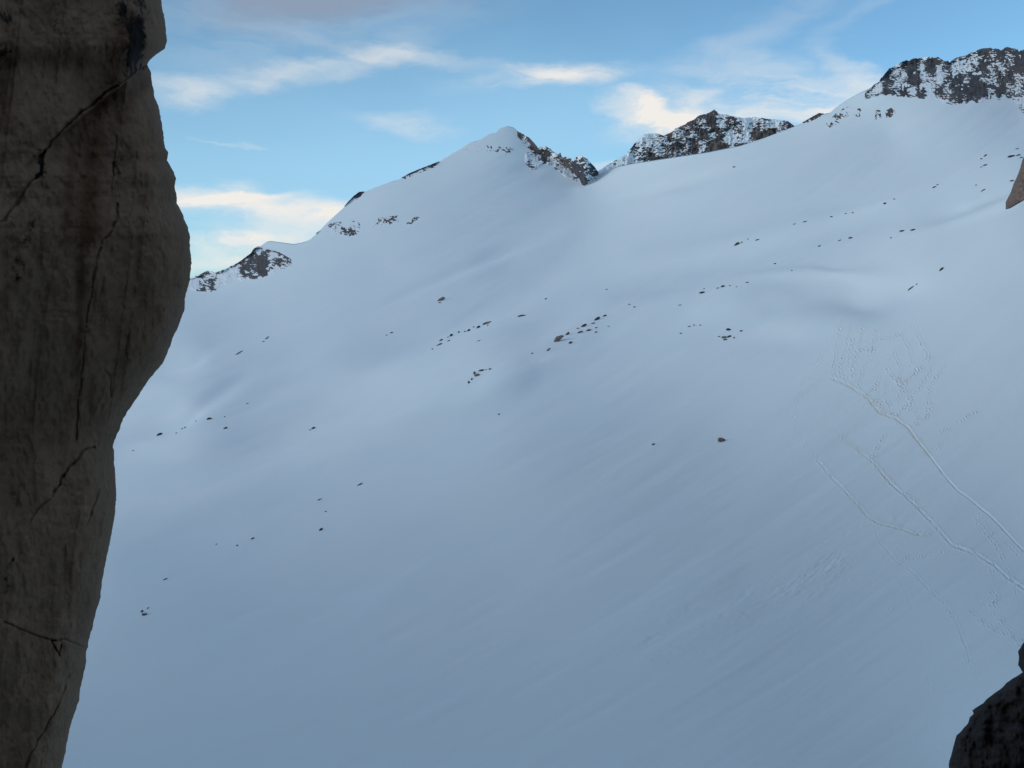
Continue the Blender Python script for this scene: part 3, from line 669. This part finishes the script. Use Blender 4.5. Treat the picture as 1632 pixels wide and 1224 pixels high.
def silhouette_rock(name, label, cat, edge_pts, corner, depth0, mat, roll=70, seed=300, spread=1.0, group=None, thick=1.5, rough=1.0):
    """a rock whose visible rim follows edge_pts; closed, with a front and a back"""
    E = resample(edge_pts, 1.5); n = len(E)
    tl = np.linspace(0, 1, n)
    jn = fbm(tl * n / 6, tl * 0, oct=3, seed=seed) * .9 * rough
    nrm2 = np.c_[np.gradient(E[:, 1]), -np.gradient(E[:, 0])]; nrm2 /= np.linalg.norm(nrm2, axis=1, keepdims=True) + 1e-9
    E = E + nrm2 * jn[:, None]
    m = 170; s = 1 - (1 - np.linspace(0, 1, m)) ** 1.6
    c = np.array(corner, float)
    UV = c[None, None] + (E[:, None] - c) * s[None, :, None]
    Uu, Vv = UV[..., 0], UV[..., 1]
    dpx = np.linalg.norm(E[:, None] - UV, axis=-1)
    D = depth0 + .30 * spread * (1 - np.sqrt(np.clip(1 - (1 - np.clip(dpx / roll, 0, 1)) ** 2, 0, 1)))
    D = D - depth0 * .0004 * np.minimum(dpx, 250)
    D = D + spread * rough * (.10 * ridged(Uu / 60, Vv / 60, oct=4, gain=.55, seed=seed + 3) + .03 * fbm(Uu / 14, Vv / 14, oct=3, seed=seed + 6))
    P = ray(Uu, Vv, D)
    ctr = P[:, 0].mean(0)
    P[:, 0] = ctr
    back = []
    for k in (.25, .5, .75, .999):
        a = P[:, -1] * (1 - k) + ctr * k; a = a * (1 + thick / depth0 * math.sin(math.pi * .5 * k)); back.append(a)
    Pc = np.concatenate([P, np.stack(back, 1)], 1)
    me = make_mesh(name, Pc.reshape(-1, 3), grid_faces(n, Pc.shape[1]), mat, attrs={'stain': np.zeros(n * Pc.shape[1]), 'lichen': np.full(n * Pc.shape[1], .15)})
    import bmesh
    bm = bmesh.new(); bm.from_mesh(me); bmesh.ops.remove_doubles(bm, verts=bm.verts, dist=depth0 * 1e-5)
    es = [e for e in bm.edges if e.is_boundary]
    bmesh.ops.holes_fill(bm, edges=es, sides=0)
    bmesh.ops.recalc_face_normals(bm, faces=bm.faces); bm.to_mesh(me); bm.free()
    me.polygons.foreach_set('use_smooth', np.ones(len(me.polygons), bool))
    return link(name, me, label, cat, group)
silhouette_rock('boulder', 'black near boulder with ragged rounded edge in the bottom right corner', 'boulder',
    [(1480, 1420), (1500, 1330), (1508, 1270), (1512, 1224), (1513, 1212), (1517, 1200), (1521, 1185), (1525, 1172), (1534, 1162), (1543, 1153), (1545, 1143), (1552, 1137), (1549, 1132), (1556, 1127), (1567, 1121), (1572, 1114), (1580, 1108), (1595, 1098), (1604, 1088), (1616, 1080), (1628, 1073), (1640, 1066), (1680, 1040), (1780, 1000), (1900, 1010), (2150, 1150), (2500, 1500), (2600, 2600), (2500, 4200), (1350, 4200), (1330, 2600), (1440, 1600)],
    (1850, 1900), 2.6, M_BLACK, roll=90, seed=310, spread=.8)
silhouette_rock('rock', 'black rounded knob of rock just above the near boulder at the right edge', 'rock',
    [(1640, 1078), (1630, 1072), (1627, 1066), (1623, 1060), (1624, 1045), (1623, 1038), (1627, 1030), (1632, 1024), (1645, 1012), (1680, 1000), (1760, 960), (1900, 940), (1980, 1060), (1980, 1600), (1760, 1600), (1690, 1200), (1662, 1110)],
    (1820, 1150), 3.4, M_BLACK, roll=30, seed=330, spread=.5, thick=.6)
silhouette_rock('rock_slab', 'pointed brown rock slab poking in from the right edge above the snow', 'rock slab',
    [(1603, 334), (1603, 322), (1608, 312), (1612, 303), (1616, 292), (1620, 284), (1623, 277), (1627, 264), (1629, 256), (1640, 235), (1670, 215), (1760, 170), (1900, 120), (2080, 90), (2100, 470), (1900, 400), (1760, 345), (1690, 324), (1650, 316), (1632, 316), (1620, 324), (1610, 332)],
    (1700, 280), 118.0, M_BROWN, roll=24, seed=350, spread=14, thick=20, rough=.6)

# unseen rock face added round the viewpoint, its height shaped to shade the snow
def shade_cliff():
    plan = [(-330, 110), (-240, 50), (-160, 0), (-90, -40), (-45, -34), (-18, -20), (-7, -13), (2, -10), (8, -5), (12, 3), (20, 18), (36, 46), (62, 88), (100, 140), (150, 175)]
    P2 = resample(plan, 2.0); n = len(P2)
    zs = np.concatenate([np.linspace(-60, -2, 24), np.linspace(0, 75, 40)])
    T = np.linspace(0, 1, n)
    nx = np.c_[np.gradient(P2[:, 1]), -np.gradient(P2[:, 0])]; nx /= np.linalg.norm(nx, axis=1, keepdims=True)
    X = np.zeros((len(zs), n, 3))
    for i, zz in enumerate(zs):
        lean = .25 * max(zz, 0) + (-.45 * (zz + 1.7) if zz < -1.7 else 0) * 0
        off = lean + .9 * ridged(P2[:, 0] / 9, P2[:, 1] / 9, np.full(n, zz / 12), oct=4, seed=401) * min(1.0, .3 + abs(zz) / 12)
        hs_ = interp(P2[:, 0], [(-330, .12), (-240, .25), (-160, .42), (-60, .55), (-20, .5), (-2, .22), (14, .2), (36, 1.8), (150, 3)])
        X[i, :, :2] = P2 + nx * off[:, None]; X[i, :, 2] = zz if zz < 0 else zz * hs_
    me = make_mesh('shade_cliff', X, grid_faces(len(zs), n), M_CLIFF)
    c = me.polygons[len(me.polygons) // 2]
    if c.normal.dot(-c.center) < 0: me.flip_normals()
    link('shade_cliff', me, label='unseen rock face added to carry the viewpoint and shade the lower slope', kind='structure')
shade_cliff()

# ------------------------------------------------------------------ rocks scattered on the snow
def rock_mesh(name, seed, mat, flat=.0, sub=3):
    import bmesh
    bm = bmesh.new(); bmesh.ops.create_icosphere(bm, subdivisions=sub, radius=1.0)
    r = np.random.default_rng(seed)
    co = np.array([v.co[:] for v in bm.verts])
    for k in range(9):                               # chop facets off the ball
        nn = r.normal(size=3); nn /= np.linalg.norm(nn); dd = r.uniform(.55, .9)
        s = co @ nn; co -= np.clip(s - dd, 0, None)[:, None] * nn[None]
    co += .10 * fbm(co[:, 0] * 2 + seed, co[:, 1] * 2, co[:, 2] * 2, oct=3, seed=seed)[:, None] * co
    co[:, 2] -= .35 * (co[:, 0] ** 2)                # a bent back, like stones drifted over at both ends
    co /= np.abs(co).max(0)
    for v, c in zip(bm.verts, co): v.co = c
    me = bpy.data.meshes.new(name); bm.to_mesh(me); bm.free(); me.materials.append(mat)
    return me
SHAPES = {'d': [rock_mesh('dark_rock', 500 + i, M_DARK) for i in range(6)], 't': [rock_mesh('tan_rock', 520 + i, M_TAN) for i in range(4)], 'b': [rock_mesh('brown_rock', 540 + i, M_BROWN) for i in range(3)]}
_cnt = [0]
def stone(u, v, w, hgt, ang, tone, label, group, name='rock'):
    D = depth_at(u, v + .30 * hgt)
    px = D / F
    w = max(w, 2.4) * .52 * px; hh = max(hgt, 1.7) * .47 * px
    a = R(ang)
    ax = RIGHT * math.cos(a) + UP * math.sin(a); az = -RIGHT * math.sin(a) + UP * math.cos(a); ay = FWD
    dep = min(w, hh * 1.6) * .8
    c = ray(u, v, D - dep * .35)
    i = _cnt[0]; _cnt[0] += 1
    me = SHAPES[tone][(i * 7) % len(SHAPES[tone])]
    o = link(name, me, label, 'rock' if name != 'boulder' else 'boulder', group)
    M = Matrix.Identity(4)
    sg = -1 if i % 3 == 1 else 1
    for r_ in range(3):
        M[r_][0] = ax[r_] * w * sg; M[r_][1] = ay[r_] * dep * sg; M[r_][2] = az[r_] * hh; M[r_][3] = c[r_]
    o.matrix_world = M
    return o

G1 = 'broken line of rocks left of centre'; G2 = 'rock cluster right of centre'; G3 = 'small knot of rocks below the centre'
G4 = 'rocks by the hollow at upper right'; G5 = 'stones on the crest line at upper right'; G6 = 'stones by the left rock wall'; G7 = 'rocks below the right edge ridge'; G8 = 'stones on the lower left snow'
ST = [
 (703, 477, 14, 6, 32, 't', 'lone tan crescent rock on open snow above the left-centre rock line', None),
 (701, 482, 4, 2, 0, 'd', 'tiny dark stone right under the lone tan crescent rock', None),
 (831, 503, 14, 3, 12, 'd', 'lone dark bar of rock between the two central rock clusters', None),
 (774, 515, 12, 4.5, 18, 't', 'largest tan-topped rock at the upper right end of the left-centre line', G1),
 (781, 513, 7, 2, 0, 'd', 'thin dark tail touching the largest rock of the left-centre line', G1),
 (762, 521, 7, 4.5, 30, 'd', 'dark rock just left of the largest rock of the left-centre line', G1),
 (755, 521, 3, 2, 0, 'd', 'speck above the gap in the left-centre rock line', G1),
 (747, 526, 6, 4, 20, 'd', 'dark blocky stone halfway along the left-centre rock line', G1),
 (741, 528, 4, 2, 5, 'd', 'flat chip touching the blocky stone of the left-centre line', G1),
 (731, 529, 4, 2.4, 25, 'd', 'small lone stone mid-way down the left-centre rock line', G1),
 (719, 534, 6, 4, 35, 'd', 'upright dark stone in the lower half of the left-centre line', G1),
 (714, 537, 3, 1.6, 10, 'd', 'chip at the lower left of the upright dark stone', G1),
 (703, 542, 7, 3, 32, 'd', 'dark slanted stone above the long low rock of the left-centre line', G1),
 (700, 549, 12, 3, 24, 'd', 'long low rock near the bottom of the left-centre line', G1),
 (715, 543, 6, 2, 32, 'd', 'grey sliver right of the long low rock', G1),
 (689, 556, 3, 2, 10, 'd', 'last tiny stone at the bottom left of the left-centre line', G1),
 (763, 543, 6, 2, 22, 't', 'pale flat stone alone on snow beneath the left-centre line', G1),
 (777, 518, 4, 1.6, 30, 'd', 'sliver just beneath the largest rock of the left-centre line', G1),
 (890, 540, 19, 10, 43, 't', 'big tan slanted block, largest of the right-of-centre cluster', G2),
 (904, 532, 10, 4, 35, 'd', 'dark wedge directly right of the big tan slanted block', G2),
 (909, 546, 7, 4, 35, 'd', 'dark stone below and right of the big tan slanted block', G2),
 (873, 558, 12, 2.6, 40, 'd', 'thin dark rib down-left of the big tan slanted block', G2),
 (930, 519, 12, 4, 32, 'd', 'long grey rock in the middle of the right-of-centre cluster', G2),
 (951, 508, 12, 5, 30, 'd', 'darkest long rock high in the right-of-centre cluster', G2),
 (964, 503, 7, 3, 22, 'd', 'topmost right rock of the right-of-centre cluster', G2),
 (945, 515, 8, 2, 15, 'd', 'thin rock just under the darkest long rock', G2),
 (938, 526, 9, 3, 22, 'd', 'low flat rock on the right underside of the cluster', G2),
 (924, 529, 10, 4, 20, 't', 'tan broken rock between the slanted block and the flat rock', G2),
 (921, 523, 5, 2, 10, 't', 'pale chip above the tan broken rock', G2),
 (950, 522, 4, 2, 10, 'd', 'small stone right of the low flat rock', G2),
 (950, 529, 5, 2, 20, 'd', 'lowest small stone on the right of the cluster', G2),
 (970, 520, 4, 1.6, 0, 't', 'faint pale speck far right of the right-of-centre cluster', G2),
 (848, 563, 4, 2, 30, 'd', 'small stone on the crest down-left of the cluster', G2),
 (760, 597, 9, 8, 10, 't', 'round tan rock in the small knot below the centre', G3),
 (767, 590, 10, 3, 12, 'd', 'dark cap slab over the round tan rock', G3),
 (756, 594, 5, 5, 30, 'd', 'dark stone hugging the left side of the round tan rock', G3),
 (752, 604, 4, 3, 45, 'd', 'small stone down-left of the round tan rock', G3),
 (747, 609, 4, 5, 40, 'd', 'lowest dark stone of the knot below the centre', G3),
 (775, 589, 2.6, 2, 0, 'd', 'tiny stone just off the right end of the cap slab', G3),
 (781, 588, 5, 3, 0, 'd', 'rightmost stone of the knot below the centre', G3),
 (624, 530, 5, 2, 15, 'd', 'small stone alone left of the left-centre rock line', None),
 (616, 534, 3, 1.4, 10, 'd', 'faint speck left of the small lone stone at mid left', None),
 (870, 476, 4, 2, 20, 'd', 'tiny stone alone on snow above the dark rock bar', None),
 (967, 461, 4, 1.6, 0, 'd', 'tiny speck of rock high above the right-of-centre cluster', None),
 (1170, 266, 5, 2, 0, 'd', 'tiny dark rock alone under the brown-black rocky peak', None),
 (1174, 389, 10, 4.5, 35, 'd', 'slanted dark rock, leftmost of the upper line on the broad right slope', G5),
 (1182, 386, 3, 2, 10, 'd', 'chip touching the right tip of the leftmost slanted crest rock', G5),
 (1207, 382, 7, 2.4, 12, 'd', 'dark stone second along the upper line on the right slope', G5),
 (1192, 381, 3, 1.4, 0, 'd', 'speck between the first two stones of the upper line', G5),
 (1235, 420, 5, 2, 0, 'd', 'lone small stone above the rim of the snow hollow', G4),
 (1262, 431, 3, 1.5, 0, 'd', 'speck just over the crisp rim of the snow hollow', G4),
 (1306, 392, 5, 2.6, 10, 'd', 'small dark stone left of the yellowish crest rock', G5),
 (1355, 379, 8, 3, 8, 'b', 'brownish crest rock above the snow hollow', G5),
 (1338, 383, 6, 1.8, 20, 'd', 'grey sliver between the brownish crest rock and the small dark stone', G5),
 (1438, 368, 10, 3, 5, 'd', 'left one of two flat dark rocks on the right crest', G5),
 (1455, 366, 10, 3, 5, 'd', 'right one of two flat dark rocks on the right crest', G5),
 (1420, 379, 4, 1.4, 0, 'd', 'speck left of the two flat dark rocks', G5),
 (1500, 429, 9, 3.4, 42, 'd', 'steeply slanted dark rock above the footprints on the right slope', G7),
 (1452, 459, 13, 2.6, 35, 'd', 'long thin slanted rock right of the snow hollow', G7),
 (1461, 453, 4, 2, 30, 'd', 'chip at the upper tip of the long thin slanted rock', G7),
 (1119, 466, 10, 3.4, 8, 'd', 'flat dark rock at the left end of the row left of the hollow', G4),
 (1122, 460, 3, 1.6, 0, 'd', 'speck just above the flat dark rock left of the hollow', G4),
 (1152, 456, 7, 3.4, 15, 'd', 'dark double stone left of the snow hollow', G4),
 (1144, 459, 5, 2, 10, 'd', 'low chip at the left foot of the dark double stone', G4),
 (1163, 455, 3, 1.4, 0, 'd', 'first speck right of the dark double stone', G4),
 (1174, 457, 3, 1.4, 0, 'd', 'second speck right of the dark double stone', G4),
 (1191, 450, 6, 1.5, 5, 'd', 'thin sliver nearest the left rim of the hollow', G4),
 (1084, 486, 6, 1.6, 0, 'd', 'thin lone chip down-left of the flat dark rock', G4),
 (1003, 485, 5, 1.6, 0, 'd', 'upper of two tiny stones right of the cluster', G2),
 (1011, 489, 4, 2, 0, 'd', 'lower of two tiny stones right of the cluster', G2),
 (1085, 531, 4, 2, 0, 'd', 'lowest left speck beside the tan low rocks in the dip', G4),
 (1099, 520, 6, 2, 0, 'd', 'widest of three small stones left of the pointed rock', G4),
 (1106, 518, 3, 2, 0, 'd', 'middle one of three small stones left of the pointed rock', G4),
 (1116, 518, 4, 1.4, 0, 'd', 'rightmost of three small stones left of the pointed rock', G4),
 (1161, 525, 8, 4.5, 0, 'd', 'pointed dark rock standing in the dip below the hollow', G4),
 (1181, 527, 5, 2.4, 0, 'd', 'stone to the right of the pointed dark rock', G4),
 (1154, 537, 9, 4.5, 10, 't', 'tan low rock directly under the pointed dark rock', G4),
 (1162, 536, 8, 4, 15, 'd', 'dark low rock leaning on the tan one in the dip', G4),
 (1170, 538, 3, 2.4, 0, 'd', 'small round stone right of the low rocks in the dip', G4),
 (1146, 536, 5, 1.6, 0, 'd', 'thin chip left of the tan low rock in the dip', G4),
 (1156, 541, 7, 3, 10, 'd', 'bottom dark rock of the group in the dip', G4),
 (1266, 357, 5, 1.5, 10, 'd', 'leftmost faint sliver of the upper crest line', G5),
 (1283, 353, 8, 1.5, 12, 'd', 'longer faint sliver second along the upper crest line', G5),
 (1325, 345, 5, 2, 0, 'd', 'small flat stone mid-way along the upper crest line', G5),
 (1359, 339, 4, 1.5, 0, 'd', 'speck right of the mid-way stone on the crest', G5),
 (1348, 340, 4, 1.5, 0, 'd', 'speck between the mid-way stone and its right neighbour', G5),
 (1410, 324, 5, 3, 20, 'd', 'round dark stone high on the crest line', G5),
 (1425, 317, 4, 1.5, 0, 'd', 'speck up-right of the round dark stone', G5),
 (1489, 298, 7, 2.2, 22, 'd', 'slim dark stone below the smooth snow bowl', G5),
 (1494, 294, 4, 1.6, 10, 'd', 'chip over the slim dark stone', G5),
 (1556, 295, 4, 1.8, 0, 'd', 'small speck left of the brown slab', G7),
 (1567, 303, 9, 2.4, 25, 'd', 'slanted grey sliver left of the brown slab', G7),
 (1564, 253, 4, 2, 0, 'd', 'small stone under the slanted stone near the top right edge', G7),
 (1570, 248, 7, 2.4, 42, 'd', 'slanted small stone near the top right edge', G7),
 (1570, 263, 8, 2.4, 12, 'd', 'flat dark stone up-left of the brown slab', G7),
 (1564, 266, 4, 1.6, 0, 'd', 'chip left of the flat dark stone by the slab', G7),
 (1612, 249, 13, 4, 8, 'd', 'widest dark rock above the brown slab', G7),
 (1623, 247, 8, 3, 10, 'd', 'dark rock touching the widest one above the slab', G7),
 (1628, 251, 6, 2, 0, 'd', 'dark rock at the very right edge above the slab', G7),
 (1621, 237, 6, 2, 10, 'd', 'topmost small stone above the brown slab', G7),
 (1613, 288, 8, 2.6, 5, 'd', 'dark rock touching the left side of the brown slab', G7),
 (378, 564, 22, 2.2, 32, 'd', 'long thin slanted rock rib right of the left rock wall', G6),
 (425, 539, 12, 2, 40, 'd', 'thin slanted rock sliver up-right of the long rib', G6),
 (420, 544, 4, 1.6, 0, 'd', 'chip under the thin slanted sliver', G6),
 (333, 667, 9, 4, 20, 'd', 'dark humped rock at the upper end of the row by the wall', G6),
 (359, 682, 7, 3.4, 20, 'd', 'dark rock below and right of the humped rock', G6),
 (254, 692, 10, 4, 25, 'd', 'dark humped rock nearest the left wall', G6),
 (290, 683, 3, 2, 20, 'd', 'left one of two touching stones in the row by the wall', G6),
 (295, 681, 4, 2, 30, 'd', 'right one of two touching stones in the row by the wall', G6),
 (281, 690, 3, 1.5, 0, 'd', 'speck just right of the rock nearest the left wall', G6),
 (312, 671, 3, 1.5, 0, 'd', 'speck left of the humped rock in the row by the wall', G6),
 (358, 664, 3, 1.5, 0, 'd', 'speck right of the humped rock in the row by the wall', G6),
 (394, 643, 4, 1.5, 10, 'd', 'tiny sliver high above the row by the wall', G6),
 (499, 682, 7, 4, 20, 'd', 'small jagged rock alone on the snow left of centre', None),
 (494, 685, 3, 1.5, 0, 'd', 'chip at the left foot of the small jagged rock', None),
 (573, 772, 13, 2.4, 28, 'd', 'thin arched sliver of rock, uppermost on the lower left snow', G8),
 (509, 796, 9, 1.8, 28, 'd', 'straight thin sliver below the arched sliver', G8),
 (519, 815, 4, 1.6, 0, 'd', 'faint speck between the straight sliver and the leaf-shaped stone', G8),
 (511, 844, 8, 3.8, 42, 'd', 'leaf-shaped dark stone on the lower left snow', G8),
 (402, 858, 7, 2.6, 25, 'd', 'upper right stone of the pair on the lower left snow', G8),
 (378, 869, 4, 2, 15, 'd', 'lower left stone of the pair on the lower left snow', G8),
 (345, 867, 3.5, 1.4, 0, 'd', 'faint speck left of the pair of stones', G8),
 (212, 718, 3, 1.6, 0, 'd', 'tiny speck at the foot of the left wall above the snow', G6),
 (263, 923, 9, 1.8, 22, 'd', 'faint thin sliver above the tan-faced rock near the wall', G8),
 (230, 978, 9, 6, 15, 't', 'tan-faced rock with dark top low on the left snow', G8),
 (226, 974, 5, 4, 40, 'd', 'dark stone on top of the tan-faced rock', G8),
 (236, 969, 5, 1.6, 30, 'd', 'thin chip up-right of the tan-faced rock', G8),
 (1149, 701, 13, 8, 0, 'b', 'lone brown boulder on open snow right of centre', None),
 (1041, 708, 6, 3, 45, 'd', 'tiny dark stone left of the lone brown boulder', None),
 (795, 660, 3.5, 2.2, 30, 'd', 'tiny lone dot of rock below the knot of rocks', None),
]
for s in ST:
    stone(*s[:8], name='boulder' if 'boulder' in s[6] and s[6].startswith('lone') else 'rock')
